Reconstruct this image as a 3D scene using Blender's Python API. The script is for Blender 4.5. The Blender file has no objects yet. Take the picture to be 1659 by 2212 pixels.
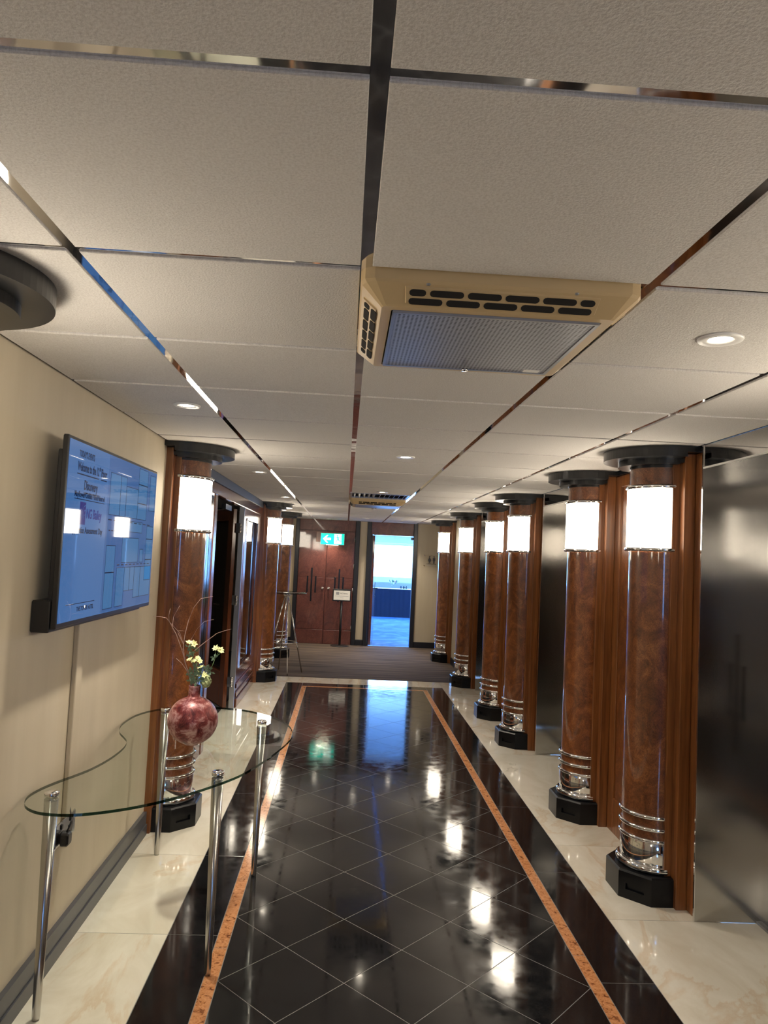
import bpy, bmesh, math, random
from mathutils import Vector, Matrix
random.seed(7)
PI = math.pi
C = bpy.context.scene.collection
S = bpy.context.scene

# ---------------------------------------------------------------- camera
R_ = Vector((0.99762, -0.05091, 0.04654)); U_ = Vector((-0.04941, -0.05670, 0.99717)); F_ = Vector((0.04813, 0.99709, 0.05908))
cam = bpy.data.objects.new('camera', bpy.data.cameras.new('camera')); C.objects.link(cam)
cam.matrix_world = Matrix.Translation((0, 0, 1.65)) @ Matrix((R_, U_, -F_)).transposed().to_4x4()
cam.data.sensor_fit = 'VERTICAL'; cam.data.sensor_height = 36.0
cam.data.lens = 1602.64 / 2212 * 36.0
cam.data.clip_start = 0.02
S.camera = cam

# ---------------------------------------------------------------- world, exposure
S.view_settings.view_transform = 'Standard'; S.view_settings.look = 'None'
S.view_settings.exposure = 0.45; S.view_settings.gamma = 1.0; S.view_settings.use_curve_mapping = False
w = bpy.data.worlds.new('world'); S.world = w; w.use_nodes = True
w.node_tree.nodes['Background'].inputs[0].default_value = (0.22, 0.48, 1.0, 1)
w.node_tree.nodes['Background'].inputs[1].default_value = 22.0

SHADE_E = 12.0          # frosted column shades
SPOT_W = 8.0           # recessed downlights
PORTALS = [((1.2, 21.25, 1.5), (PI/2, 0, 0), 6.0, 1.2, True), ((0.8, -3.75, 1.45), (-PI/2, 0, 0), 1.0, 1.2, True)]
for loc, rot, sx, sy, port in PORTALS:       # daylight through the two real windows
    l = bpy.data.lights.new('daylight', 'AREA'); l.shape = 'RECTANGLE'; l.size = sx; l.size_y = sy
    o = bpy.data.objects.new('window_daylight', l); C.objects.link(o); o.location = loc
    d = Vector((0, -1, 0)) if loc[1] > 5 else Vector((0, 1, 0))
    o.rotation_euler = d.to_track_quat('-Z', 'Z').to_euler()
    l.cycles.is_portal = True

# ---------------------------------------------------------------- materials
def mat(name, col, rough=.5, metal=0., **k):
    m = bpy.data.materials.new(name); m.use_nodes = True
    b = m.node_tree.nodes['Principled BSDF']
    b.inputs['Base Color'].default_value = (*col, 1); b.inputs['Roughness'].default_value = rough
    b.inputs['Metallic'].default_value = metal
    for key, v in k.items():
        b.inputs[key.replace('_', ' ')].default_value = v
    return m
def nt(m): return m.node_tree, m.node_tree.nodes['Principled BSDF']
def node(t, kind, **k):
    n = t.nodes.new(kind)
    for a, v in k.items():
        if a.startswith('i_'): n.inputs[a[2:].replace('_', ' ')].default_value = v
        else: setattr(n, a, v)
    return n
def coords(t, scale=(1, 1, 1), rnd=True):
    tc = node(t, 'ShaderNodeTexCoord'); mp = node(t, 'ShaderNodeMapping'); mp.inputs['Scale'].default_value = scale
    if rnd:
        oi = node(t, 'ShaderNodeObjectInfo'); ad = node(t, 'ShaderNodeVectorMath', operation='ADD')
        cb = node(t, 'ShaderNodeCombineXYZ')
        mu = node(t, 'ShaderNodeMath', operation='MULTIPLY'); mu.inputs[1].default_value = 37.0
        t.links.new(oi.outputs['Random'], mu.inputs[0])
        for i in range(3): t.links.new(mu.outputs[0], cb.inputs[i])
        t.links.new(tc.outputs['Object'], ad.inputs[0]); t.links.new(cb.outputs[0], ad.inputs[1])
        t.links.new(ad.outputs[0], mp.inputs[0])
    else: t.links.new(tc.outputs['Object'], mp.inputs[0])
    return mp.outputs[0]
def ramp(t, fac, stops, interp='LINEAR'):
    r = node(t, 'ShaderNodeValToRGB'); r.color_ramp.interpolation = interp
    e = r.color_ramp.elements
    while len(e) < len(stops): e.new(.5)
    for i, (p, c) in enumerate(stops): e[i].position = p; e[i].color = (*c, 1) if len(c) == 3 else c
    t.links.new(fac, r.inputs[0]); return r.outputs[0]
def noise(t, vec, scale, detail=4, rough=.55, dist=0.):
    n = node(t, 'ShaderNodeTexNoise'); n.inputs['Scale'].default_value = scale; n.inputs['Detail'].default_value = detail
    n.inputs['Roughness'].default_value = rough; n.inputs['Distortion'].default_value = dist
    t.links.new(vec, n.inputs['Vector']); return n.outputs['Fac']
def bump(t, b, fac, strength, dist=.01):
    n = node(t, 'ShaderNodeBump'); n.inputs['Strength'].default_value = strength; n.inputs['Distance'].default_value = dist
    t.links.new(fac, n.inputs['Height']); t.links.new(n.outputs[0], b.inputs['Normal'])
def mixc(t, f, a, bcol, mode='MIX'):
    n = node(t, 'ShaderNodeMix', data_type='RGBA', blend_type=mode)
    for s, v in ((0, f), (6, a), (7, bcol)):
        if isinstance(v, (int, float)): n.inputs[s].default_value = v
        elif isinstance(v, tuple): n.inputs[s].default_value = (*v, 1)
        else: t.links.new(v, n.inputs[s])
    return n.outputs[2]

M = {}
# burl veneer: swirling figure under a glossy lacquer
def burl(name, dark, mid, light, scale=1.0, coat=1.0, rnd=True):
    m = mat(name, mid, .38, Coat_Weight=coat, Coat_Roughness=.05); t, b = nt(m)
    v = coords(t, (1, 1, .75), rnd)
    n1 = noise(t, v, 8*scale, 9, .66, 1.4); n2 = noise(t, v, 46*scale, 5, .6, 4.5)
    c1 = ramp(t, n1, [(.3, dark), (.5, mid), (.72, light)])
    c2 = ramp(t, n2, [(.38, (.42, .36, .32)), (.58, (1.08, 1.08, 1.08))])
    t.links.new(mixc(t, .75, c1, c2, 'MULTIPLY'), b.inputs['Base Color']); return m
M['burl'] = burl('burl_veneer', (.10, .028, .008), (.235, .074, .020), (.42, .155, .044), 1.25)
M['burl_red'] = burl('red_burl_veneer', (.075, .020, .015), (.135, .038, .028), (.19, .060, .042), .8, rnd=False)
def wood(name, dark, light, rough=.32):
    m = mat(name, light, rough, Coat_Weight=.5, Coat_Roughness=.12); t, b = nt(m)
    v = coords(t, (22, 22, 1.0)); n1 = noise(t, v, 2.2, 6, .6, .4)
    t.links.new(ramp(t, n1, [(.3, dark), (.7, light)]), b.inputs['Base Color']); return m
M['wood'] = wood('straight_grain_wood', (.13, .040, .010), (.32, .118, .034))
M['wood_dark'] = wood('reddish_door_wood', (.09, .024, .010), (.20, .058, .022), .2)
M['black'] = mat('black_lacquer', (.006, .007, .010), .22)
M['disc'] = mat('dark_grey_lacquer', (.007, .0075, .009), .30)
M['basepaint'] = mat('black_plinth_paint', (.005, .0055, .007), .32, Specular_IOR_Level=.3)
m = mat('polished_chrome', (.80, .80, .80), .08, 1.0); M['chrome'] = m
m = mat('brushed_steel', (.50, .49, .48), .12, 1.0); t, b = nt(m)
v = coords(t, (1, 60, .6), False); n1 = noise(t, v, 3, 3); bump(t, b, n1, .05, .004)
v2 = coords(t, (1, 1.2, .9), False); n2 = noise(t, v2, 2.2, 1)
bm_ = node(t, 'ShaderNodeBump'); bm_.inputs['Strength'].default_value = .25; bm_.inputs['Distance'].default_value = .012
t.links.new(n2, bm_.inputs['Height']); t.links.new([n for n in t.nodes if n.type == 'BUMP'][0].outputs[0], bm_.inputs['Normal']); t.links.new(bm_.outputs[0], b.inputs['Normal'])
M['steel'] = m
m = mat('polished_steel', (.52, .51, .50), .03, 1.0); t, b = nt(m); M['mirror'] = m
m = mat('ceiling_bar_chrome', (.78, .78, .80), .05, 1.0); t, b = nt(m)
v = coords(t, (1, 1, 1), False); bump(t, b, noise(t, v, 5, 2), .35, .006); M['bar'] = m
m = mat('ceiling_tile_paint', (.57, .535, .485), .95); t, b = nt(m)
v = coords(t, (1, 1, 1)); n1 = noise(t, v, 210, 3, .6)
t.links.new(ramp(t, n1, [(.35, (.575, .545, .515)), (.6, (.68, .655, .625))]), b.inputs['Base Color'])
bump(t, b, n1, .55, .004); M['tile'] = m
M['plenum'] = mat('ceiling_void', (.05, .05, .05), .9)
def wallpaper(name, a, bcol):
    m = mat(name, a, .62); t, b = nt(m); v = coords(t, (3, 3, .35), False)
    n1 = noise(t, v, 3, 3); t.links.new(ramp(t, n1, [(.3, a), (.7, bcol)]), b.inputs['Base Color'])
    v2 = coords(t, (1, 1, 1), False); bump(t, b, noise(t, v2, 60, 3), .06, .003); return m
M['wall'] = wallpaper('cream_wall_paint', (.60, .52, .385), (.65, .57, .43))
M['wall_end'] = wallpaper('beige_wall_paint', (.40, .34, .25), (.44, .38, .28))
m = mat('cream_marble', (.74, .66, .52), .09, Coat_Weight=.3, Coat_Roughness=.02); t, b = nt(m)
v = coords(t, (1, .45, 1)); n1 = noise(t, v, 3.5, 7, .6, 1.2); n2 = noise(t, v, 1.1, 9, .6, 1.0); n3 = noise(t, v, 1.6, 9, .62, .8)
c1 = ramp(t, n1, [(.3, (.70, .64, .52)), (.6, (.84, .80, .70))])
c2 = ramp(t, n2, [(.47, (1, 1, 1)), (.5, (.80, .56, .34)), (.51, (1, 1, 1))])
c3 = ramp(t, n3, [(.66, (1, 1, 1)), (.672, (.45, .43, .40)), (.68, (1, 1, 1))])
t.links.new(mixc(t, .5, mixc(t, .38, c1, c2, 'MULTIPLY'), c3, 'MULTIPLY'), b.inputs['Base Color']); M['marble'] = m
m = mat('black_granite', (.007, .007, .008), .075, Specular_IOR_Level=.62); t, b = nt(m)
v = coords(t); n1 = noise(t, v, 260, 3, .7)
t.links.new(ramp(t, n1, [(.5, (.006, .006, .007)), (.68, (.030, .030, .034))]), b.inputs['Base Color'])
t.links.new(ramp(t, noise(t, v, 14, 4), [(.35, (.05,)*3), (.7, (.13,)*3)]), b.inputs['Roughness']); M['granite'] = m
m = mat('orange_marble', (.55, .24, .10), .12); t, b = nt(m)
v = coords(t, (1, 1, 1), False); n1 = noise(t, v, 34, 7, .7, 1.5)
t.links.new(ramp(t, n1, [(.36, (.13, .04, .015)), (.46, (.50, .21, .085)), (.7, (.68, .34, .16))]), b.inputs['Base Color']); M['orange'] = m
M['grout'] = mat('pale_grout', (.20, .195, .19), .6)
m = mat('striped_brown_carpet', (.14, .10, .075), .95); t, b = nt(m)
v = coords(t, (.25, 5, 1), False); n1 = noise(t, v, 3.5, 4, .6)
t.links.new(ramp(t, n1, [(.40, (.040, .027, .020)), (.60, (.125, .088, .062))]), b.inputs['Base Color']); bump(t, b, n1, .3); M['carpet'] = m
m = mat('blue_swirl_carpet', (.3, .4, .55), .9); t, b = nt(m)
v = coords(t, (1, 1, 1), False); n1 = noise(t, v, 1.6, 3, .5, 2.5)
t.links.new(ramp(t, n1, [(.4, (.07, .21, .50)), (.6, (.17, .35, .64))]), b.inputs['Base Color']); M['carpet_blue'] = m
M['carpet_dark'] = mat('dark_carpet', (.03, .03, .035), .9)
M['skirt'] = mat('grey_skirting_paint', (.075, .078, .090), .35)
M['skirt_black'] = mat('black_skirting_paint', (.008, .009, .014), .35)
M['navy'] = mat('navy_fascia_paint', (.045, .055, .085), .45)
M['cloth'] = mat('navy_table_cloth', (.012, .018, .045), .8)
M['plastic'] = mat('yellowed_plastic', (.56, .41, .215), .45)
M['hole'] = mat('hole_shade', (.012, .010, .008), .9)  # near-black colour stands in for the shade inside openings
M['white_plastic'] = mat('white_plastic', (.78, .77, .74), .4)
M['black_plastic'] = mat('black_plastic', (.012, .012, .013), .3)
M['white'] = mat('white_paint', (.75, .76, .78), .6)
M['paper'] = mat('white_paper', (.85, .84, .80), .6)
M['ink'] = mat('dark_ink', (.03, .03, .04), .5)
M['ink_grey'] = mat('grey_ink', (.35, .35, .38), .5)
M['twig'] = mat('brown_twig', (.33, .20, .16), .6)
M['stem'] = mat('green_stem', (.10, .17, .05), .5)
M['leaf'] = mat('grey_green_leaf', (.16, .25, .16), .5)
M['petal'] = mat('pale_yellow_petal', (.80, .82, .40), .55)
M['rose'] = mat('pale_green_petal', (.50, .58, .28), .55)
M['pink'] = mat('blush_petal', (.75, .45, .38), .6); M['cream'] = mat('cream_petal', (.85, .8, .65), .6)
M['leg'] = mat('satin_steel_leg', (.50, .49, .47), .22, 1.0)
M['galv'] = mat('grey_metal', (.35, .36, .38), .35, .8)
def emis(name, col, s, rough=.3, base=None):
    m = mat(name, base or col, rough); b = m.node_tree.nodes['Principled BSDF']
    b.inputs['Emission Color'].default_value = (*col, 1); b.inputs['Emission Strength'].default_value = s; return m
M['shade'] = emis('lit_frosted_glass', (1.0, .89, .72), SHADE_E)
M['lamp'] = emis('lit_lamp_lens', (1.0, .88, .70), 22.0)
M['green'] = emis('lit_green_sign', (.0, .55, .40), 1.0); M['signwhite'] = emis('lit_white_sign', (.75, 1.0, .9), 1.1)
M['lightstrip'] = emis('sign_lamp', (1.0, .93, .7), 5.0)
SB = (.060, .165, .40)
M['screen'] = emis('lit_blue_screen', SB, .62, .025, (.01, .012, .02))
M['screen_dark'] = emis('lit_screen_side_panel', (.042, .125, .33), .62, .025, (.01, .012, .02))
M['screen_pale'] = emis('lit_screen_room', (.052, .175, .385), .62, .025, (.01, .012, .02))
M['screen_ink'] = emis('screen_lettering', (.004, .010, .04), .5, .025, (.005, .005, .01))
M['screen_logo'] = emis('screen_logo_blue', (.012, .015, .17), .62, .025, (.01, .01, .03))
# vase: mottled copper rose glaze
m = mat('mottled_rose_glaze', (.4, .1, .1), .36, .2); t, b = nt(m)
v = coords(t, (1, 1, 1), False); n1 = noise(t, v, 19, 9, .72, .5); n2 = noise(t, v, 5.5, 3)
c1 = ramp(t, n1, [(.38, (.085, .014, .020)), (.49, (.26, .060, .055)), (.60, (.60, .40, .38))])
c2 = ramp(t, n2, [(.4, (.8, .6, .65)), (.6, (1.1, 1, .9))]); t.links.new(mixc(t, .8, c1, c2, 'MULTIPLY'), b.inputs['Base Color'])
bump(t, b, n1, .35, .004); M['vase'] = m
# thin clear sheets: tinted transparency with a Fresnel reflection
def glass(name, tint, extra=1.5, rough=.0):
    m = bpy.data.materials.new(name); m.use_nodes = True; t = m.node_tree; t.nodes.clear()
    out = node(t, 'ShaderNodeOutputMaterial'); mx = node(t, 'ShaderNodeMixShader'); f = node(t, 'ShaderNodeFresnel'); f.inputs[0].default_value = extra
    tr = node(t, 'ShaderNodeBsdfTransparent'); tr.inputs[0].default_value = (*tint, 1)
    gl = node(t, 'ShaderNodeBsdfGlossy'); gl.inputs['Roughness'].default_value = rough
    ge = node(t, 'ShaderNodeNewGeometry'); iv = node(t, 'ShaderNodeMath', operation='SUBTRACT'); iv.inputs[0].default_value = 1; t.links.new(ge.outputs['Backfacing'], iv.inputs[1])
    fm = node(t, 'ShaderNodeMath', operation='MULTIPLY'); t.links.new(f.outputs[0], fm.inputs[0]); t.links.new(iv.outputs[0], fm.inputs[1])
    t.links.new(fm.outputs[0], mx.inputs[0]); t.links.new(tr.outputs[0], mx.inputs[1]); t.links.new(gl.outputs[0], mx.inputs[2])
    t.links.new(mx.outputs[0], out.inputs[0]); return m
M['glass'] = glass('table_glass', (.925, .955, .935)); M['glass_edge'] = glass('green_glass_edge', (.03, .08, .06))
M['pane'] = glass('tinted_pane', (.55, .56, .58), 1.6); M['clear'] = glass('clear_acrylic', (.985, .985, .98))
M['window_glass'] = glass('window_glass', (.95, .97, .97))
# perforated grille sheet
m = mat('perforated_grille', (.36, .38, .43), .4, .4); t, b = nt(m)
tc = node(t, 'ShaderNodeTexCoord'); sx = node(t, 'ShaderNodeSeparateXYZ'); t.links.new(tc.outputs['Object'], sx.inputs[0])
d = []
for i in (0, 1):
    a = node(t, 'ShaderNodeMath', operation='DIVIDE'); a.inputs[1].default_value = .0102; t.links.new(sx.outputs[i], a.inputs[0])
    f = node(t, 'ShaderNodeMath', operation='FRACT'); t.links.new(a.outputs[0], f.inputs[0])
    s = node(t, 'ShaderNodeMath', operation='SUBTRACT'); s.inputs[1].default_value = .5; t.links.new(f.outputs[0], s.inputs[0])
    p = node(t, 'ShaderNodeMath', operation='POWER'); p.inputs[1].default_value = 2; q = node(t, 'ShaderNodeMath', operation='ABSOLUTE')
    t.links.new(s.outputs[0], q.inputs[0]); t.links.new(q.outputs[0], p.inputs[0]); d.append(p.outputs[0])
a = node(t, 'ShaderNodeMath', operation='ADD'); t.links.new(d[0], a.inputs[0]); t.links.new(d[1], a.inputs[1])
t.links.new(ramp(t, a.outputs[0], [(.075, (.02, .02, .025)), (.10, (.36, .38, .43))]), b.inputs['Base Color']); M['perf'] = m

# ---------------------------------------------------------------- mesh helpers
class MB:
    def __init__(s): s.v = []; s.f = []; s.m = []; s.sm = []
    def add(s, vs, fs, mi=0, smooth=False):
        o = len(s.v); s.v += [tuple(p) for p in vs]
        for f in fs: s.f.append([i + o for i in f]); s.m.append(mi); s.sm.append(smooth)
        return s
    def box(s, x0, x1, y0, y1, z0, z1, mi=0):
        return s.add([(x0,y0,z0),(x1,y0,z0),(x1,y1,z0),(x0,y1,z0),(x0,y0,z1),(x1,y0,z1),(x1,y1,z1),(x0,y1,z1)],
                     [(0,3,2,1),(4,5,6,7),(0,1,5,4),(1,2,6,5),(2,3,7,6),(3,0,4,7)], mi)
    def cbox(s, x0, x1, y0, y1, z0, z1, c, axis='z', mi=0):
        """box whose four edges along one axis, and the end rims, are chamfered"""
        lo, hi = {'x': ((y0, y1), (z0, z1)), 'y': ((x0, x1), (z0, z1)), 'z': ((x0, x1), (y0, y1))}[axis]
        a0, a1 = lo; b0, b1 = hi
        def ring(d): return [(a0+c+d,b0+d),(a1-c-d,b0+d),(a1-d,b0+c+d),(a1-d,b1-c-d),(a1-c-d,b1-d),(a0+c+d,b1-d),(a0+d,b1-c-d),(a0+d,b0+c+d)]
        h = {'x': (x0, x1), 'y': (y0, y1), 'z': (z0, z1)}[axis]
        prof = [(c, h[0]), (0, h[0]+c), (0, h[1]-c), (c, h[1])]
        vs = []
        for dd, hh in prof:
            for p, q in ring(dd): vs.append({'x': (hh, p, q), 'y': (p, hh, q), 'z': (p, q, hh)}[axis])
        fs = [tuple(range(8))[::-1], tuple(range(24, 32))]
        for k in range(3):
            for i in range(8): fs.append((k*8+i, k*8+(i+1) % 8, (k+1)*8+(i+1) % 8, (k+1)*8+i))
        return s.add(vs, fs, mi)
    def prism(s, poly, z0, z1, ch=0., mi=0, side=None, smooth=False):
        """vertical prism; ch chamfers the top rim towards the centroid"""
        n = len(poly); cx = sum(p[0] for p in poly)/n; cy = sum(p[1] for p in poly)/n
        def sh(p, d):
            dx, dy = cx-p[0], cy-p[1]; L = math.hypot(dx, dy) or 1; return (p[0]+dx/L*d, p[1]+dy/L*d)
        rings = [(poly, z0), (poly, z1-ch)] + ([([sh(p, ch) for p in poly], z1)] if ch else [])
        vs = [(p[0], p[1], z) for r, z in rings for p in r]; k = len(rings)
        s.add(vs, [tuple(range(n))[::-1], tuple(range((k-1)*n, k*n))], mi)
        s.add(vs, [(j*n+i, j*n+(i+1) % n, (j+1)*n+(i+1) % n, (j+1)*n+i) for j in range(k-1) for i in range(n)], mi if side is None else side, smooth)
        return s
    def lathe(s, prof, c=(0, 0, 0), n=32, a0=0., a1=2*PI, mi=0, smooth=True, caps=True):
        full = abs(a1-a0-2*PI) < 1e-6; m = n if full else n+1; vs = []
        for r, z in prof:
            for i in range(m):
                a = a0+(a1-a0)*i/n; vs.append((c[0]+r*math.cos(a), c[1]+r*math.sin(a), c[2]+z))
        fs = []
        for j in range(len(prof)-1):
            for i in range(n if full else n):
                i2 = (i+1) % m; fs.append((j*m+i, j*m+i2, (j+1)*m+i2, (j+1)*m+i))
        s.add(vs, fs, mi, smooth)
        if caps and full:
            if prof[0][0] > 1e-5: s.add(vs[:m], [tuple(range(m))[::-1]], mi)
            if prof[-1][0] > 1e-5: s.add(vs[-m:], [tuple(range(m))], mi)
        return s
    def tube(s, pts, r, n=8, mi=0, closed=False):
        pts = [Vector(p) for p in pts]; k = len(pts); rr = r if isinstance(r, (list, tuple)) else [r]*k
        vs = []
        up = Vector((0, 0, 1))
        for i, p in enumerate(pts):
            if closed: d = pts[(i+1) % k]-pts[i-1]
            else: d = pts[min(i+1, k-1)]-pts[max(i-1, 0)]
            d.normalize(); ref = up if abs(d.z) < .95 else Vector((1, 0, 0))
            a = d.cross(ref).normalized(); b = d.cross(a).normalized()
            for j in range(n):
                t = 2*PI*j/n; vs.append(p+a*rr[i]*math.cos(t)+b*rr[i]*math.sin(t))
        fs = []
        for i in range(k if closed else k-1):
            i2 = (i+1) % k
            for j in range(n): fs.append((i*n+j, i*n+(j+1) % n, i2*n+(j+1) % n, i2*n+j))
        s.add(vs, fs, mi, True)
        if not closed: s.add(vs, [tuple(range(n))[::-1], tuple(range((k-1)*n, k*n))], mi)
        return s
    def ball(s, c, r, n=12, mi=0, sq=(1, 1, 1)):
        vs = []; h = n//2
        for j in range(h+1):
            t = PI*j/h
            for i in range(n):
                a = 2*PI*i/n; vs.append((c[0]+sq[0]*r*math.sin(t)*math.cos(a), c[1]+sq[1]*r*math.sin(t)*math.sin(a), c[2]+sq[2]*r*math.cos(t)))
        fs = [(j*n+i, j*n+(i+1) % n, (j+1)*n+(i+1) % n, (j+1)*n+i) for j in range(h) for i in range(n)]
        return s.add(vs, fs, mi, True)
def obj(name, mb, mats, parent=None, loc=None, rotz=None):
    me = bpy.data.meshes.new(name); me.from_pydata(mb.v, [], mb.f)
    for m_ in (mats if isinstance(mats, (list, tuple)) else [mats]): me.materials.append(m_ if not isinstance(m_, str) else M[m_])
    me.polygons.foreach_set('material_index', mb.m); me.polygons.foreach_set('use_smooth', mb.sm)
    b = bmesh.new(); b.from_mesh(me); bmesh.ops.remove_doubles(b, verts=b.verts, dist=1e-6); bmesh.ops.recalc_face_normals(b, faces=b.faces); b.to_mesh(me); b.free()
    me.update()
    o = bpy.data.objects.new(name, me); C.objects.link(o)
    if parent: o.parent = parent
    if loc: o.location = loc
    if rotz is not None: o.rotation_euler[2] = rotz
    return o
def recenter(o):
    """put a mesh object's origin at the middle of its own geometry"""
    vs = o.data.vertices
    c = Vector([(min(v.co[i] for v in vs)+max(v.co[i] for v in vs))/2 for i in range(3)])
    o.data.transform(Matrix.Translation(-c)); o.location = o.location+c; return o
def thing(name, label, cat, loc=(0, 0, 0), rotz=0, group=None):
    o = bpy.data.objects.new(name, None); C.objects.link(o); o.empty_display_size = .1
    o.location = loc; o.rotation_euler = (0, 0, rotz); return tag(o, label, cat, group)
def tag(o, label, cat, group=None):
    o['label'] = label; o['category'] = cat
    if group: o['group'] = group
    return o
def struct(name, mb, mats, parent=None, label=None):
    o = obj(name, mb, mats, parent)
    if parent is None: o['kind'] = 'structure'
    if label: o['label'] = label
    return o
def dup(root, loc, rotz, label=None, group=None):
    r = root.copy(); C.objects.link(r); r.location = loc; r.rotation_euler = (0, 0, rotz)
    if label: r['label'] = label
    if group: r['group'] = group
    for ch in list(root.children):
        c = ch.copy(); C.objects.link(c); c.parent = r
        for g in ch.children:
            d_ = g.copy(); C.objects.link(d_); d_.parent = c
    return r
def text(s, size, mtx, material, parent=None, name='lettering', ex=.0004, align='LEFT', wscale=1.0, bold=0.):
    cu = bpy.data.curves.new('t', 'FONT'); cu.body = s; cu.size = size; cu.extrude = ex; cu.align_x = align; cu.align_y = 'CENTER'
    cu.resolution_u = 3; cu.offset = size*bold
    o = bpy.data.objects.new('t', cu); C.objects.link(o)
    dg = bpy.context.evaluated_depsgraph_get(); me = bpy.data.meshes.new_from_object(o.evaluated_get(dg))
    bpy.data.objects.remove(o)
    me.transform(Matrix.Diagonal((wscale, 1, 1, 1))); me.transform(mtx); me.materials.clear(); me.materials.append(M[material])
    q = bpy.data.objects.new(name, me); C.objects.link(q)
    if parent: q.parent = parent
    return q
def frame_m(origin, right, up):
    """matrix taking text x to right, y to up"""
    r = Vector(right).normalized(); u = Vector(up).normalized(); n = r.cross(u)
    m_ = Matrix((r, u, n)).transposed().to_4x4(); m_.translation = Vector(origin); return m_
def clip(poly, x0, x1, y0, y1):
    for ax, lim, sg in ((0, x0, 1), (0, x1, -1), (1, y0, 1), (1, y1, -1)):
        out = []
        for i in range(len(poly)):
            a, b = poly[i-1], poly[i]; da = sg*(a[ax]-lim); db = sg*(b[ax]-lim)
            if da*db < -1e-12: t = da/(da-db); out.append((a[0]+(b[0]-a[0])*t, a[1]+(b[1]-a[1])*t))
            if db >= -1e-9: out.append(b)
        poly = out
        if len(poly) < 3: return []
    q = []
    for p in poly:
        if not q or math.hypot(p[0]-q[-1][0], p[1]-q[-1][1]) > 1e-5: q.append(p)
    if len(q) > 2 and math.hypot(q[0][0]-q[-1][0], q[0][1]-q[-1][1]) < 1e-5: q.pop()
    if len(q) < 3: return []
    ar = abs(sum(q[i-1][0]*q[i][1]-q[i][0]*q[i-1][1] for i in range(len(q))))/2
    return q if ar > 2e-4 else []

XL, XR = -1.085, 1.735        # faces of the two long walls
YB, YE = -3.6, 13.63          # back and end walls
ZC = 2.264                    # underside of the ceiling tiles
CX = .317

# ================================================================ FLOOR
floor = struct('floor', MB().box(-4.6, 4.6, YB-.2, YE+.05, -.12, -.0007), 'grout')
G = .0015
def tile(x0, x1, y0, y1, m_, name): 
    mb = MB().prism([(x0+G, y0+G), (x1-G, y0+G), (x1-G, y1-G), (x0+G, y1-G)], -.006, 0, .0006)
    return recenter(obj(name, mb, m_, floor))
JL = [YB, -2.9, -1.85, -.8, .25, 1.27, 2.28, 3.30, 4.13, 5.175, 6.25, 7.30, 8.35, 9.28, 9.98]
for a, b in zip(JL, JL[1:]):
    tile(XL-.12, -.677, a, b, 'marble', 'marble_tile')
JR = [YB, -2.7, -1.8, -.9, 0, .85, 1.74, 2.63, 3.522, 4.415, 5.32, 6.42, 7.35, 8.25, 9.15, 9.98]
for a, b in zip(JR, JR[1:]):
    tile(1.312, 2.05, a, b, 'marble', 'marble_tile')
for x0, x1 in ((-.677, -.02), (-.02, .65), (.65, 1.312)): tile(x0, x1, 9.555, 9.98, 'marble', 'marble_tile')
for j, a, b in [(0, x, y) for x, y in zip(JL[:-2], JL[1:-2]+[9.555])]: tile(-.677, -.466, a, b, 'granite', 'border_tile')
JB = [YB, -3.2, -2.17, -1.14, -.11, .93, 1.965, 3.0, 4.03, 5.065, 6.1, 7.13, 8.16, 9.19, 9.555]
for a, b in zip(JB, JB[1:]): tile(1.095, 1.312, a, b, 'granite', 'border_tile')
for x0, x1 in ((-.466, .3), (.3, 1.095)): tile(x0, x1, 9.345, 9.555, 'granite', 'border_tile')
YI = 9.285
for k, (x0, x1) in enumerate(((-.466, -.410), (1.040, 1.095))):
    ys = [YB+1.7*i for i in range(8)]+[9.345]
    ys = [y for y in ys if y < 9.3]+[9.345]
    for a, b in zip(ys, ys[1:]): tile(x0, x1, a, b, 'orange', 'inlay_strip')
for x0, x1 in ((-.410, .3), (.3, 1.040)): tile(x0, x1, YI, 9.345, 'orange', 'inlay_strip')
hx, hy = .2417, .2512
x_0, y_0 = .0735, 2.964
for i in range(-3, 6):
    for j in range(-27, 28):
        if (i+j) % 2: continue
        cx, cy = x_0+hx*i, y_0+hy*j + hy          # diamonds centred between the nodes
        q = clip([(cx-hx+.0022, cy), (cx, cy-hy+.0022), (cx+hx-.0022, cy), (cx, cy+hy-.0022)], -.410+G, 1.040-G, YB, YI-G)
        if q: recenter(obj('granite_tile', MB().prism(q, -.006, 0, .0006), 'granite', floor))
obj('carpet', MB().box(-1.3, XR+.3, 9.984, YE+.04, -.006, .004), 'carpet', floor)

# ================================================================ CEILING
ceil = struct('ceiling', MB().box(-1.3, 2.2, YB-.1, YE+.2, 2.30, 2.40), 'plenum')
XS = [(XL+.012, -.624), (-.598, 0.), (.026, .627), (.653, 1.257), (1.283, 1.715)]
YS = [.928+.6462*k for k in range(-7, 20)]
def ctile(x0, x1, y0, y1, name='ceiling_tile'):
    c = .0015
    vs = []
    for d, z in ((0, 2.292), (0, ZC+c), (c, ZC)):
        vs += [(x0+d, y0+d, z), (x1-d, y0+d, z), (x1-d, y1-d, z), (x0+d, y1-d, z)]
    fs = [(0, 1, 2, 3), (8, 11, 10, 9)] + [(j*4+i, j*4+(i+1) % 4, (j+1)*4+(i+1) % 4, (j+1)*4+i) for j in range(2) for i in range(4)]
    return recenter(obj(name, MB().add(vs, fs), 'tile', ceil))
ys = YS
for r, y in enumerate(ys):
    y1 = min(y+.6462-.026, YE-.004)
    if y1-y < .08: continue
    for c_, (x0, x1) in enumerate(XS):
        k = r-7                                           # row index counted from the first joint in view
        if c_ == 2 and k in (1, 11, 10): continue         # openings of the two air cassettes and the grille
        ctile(x0, x1, y, y1)
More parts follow.
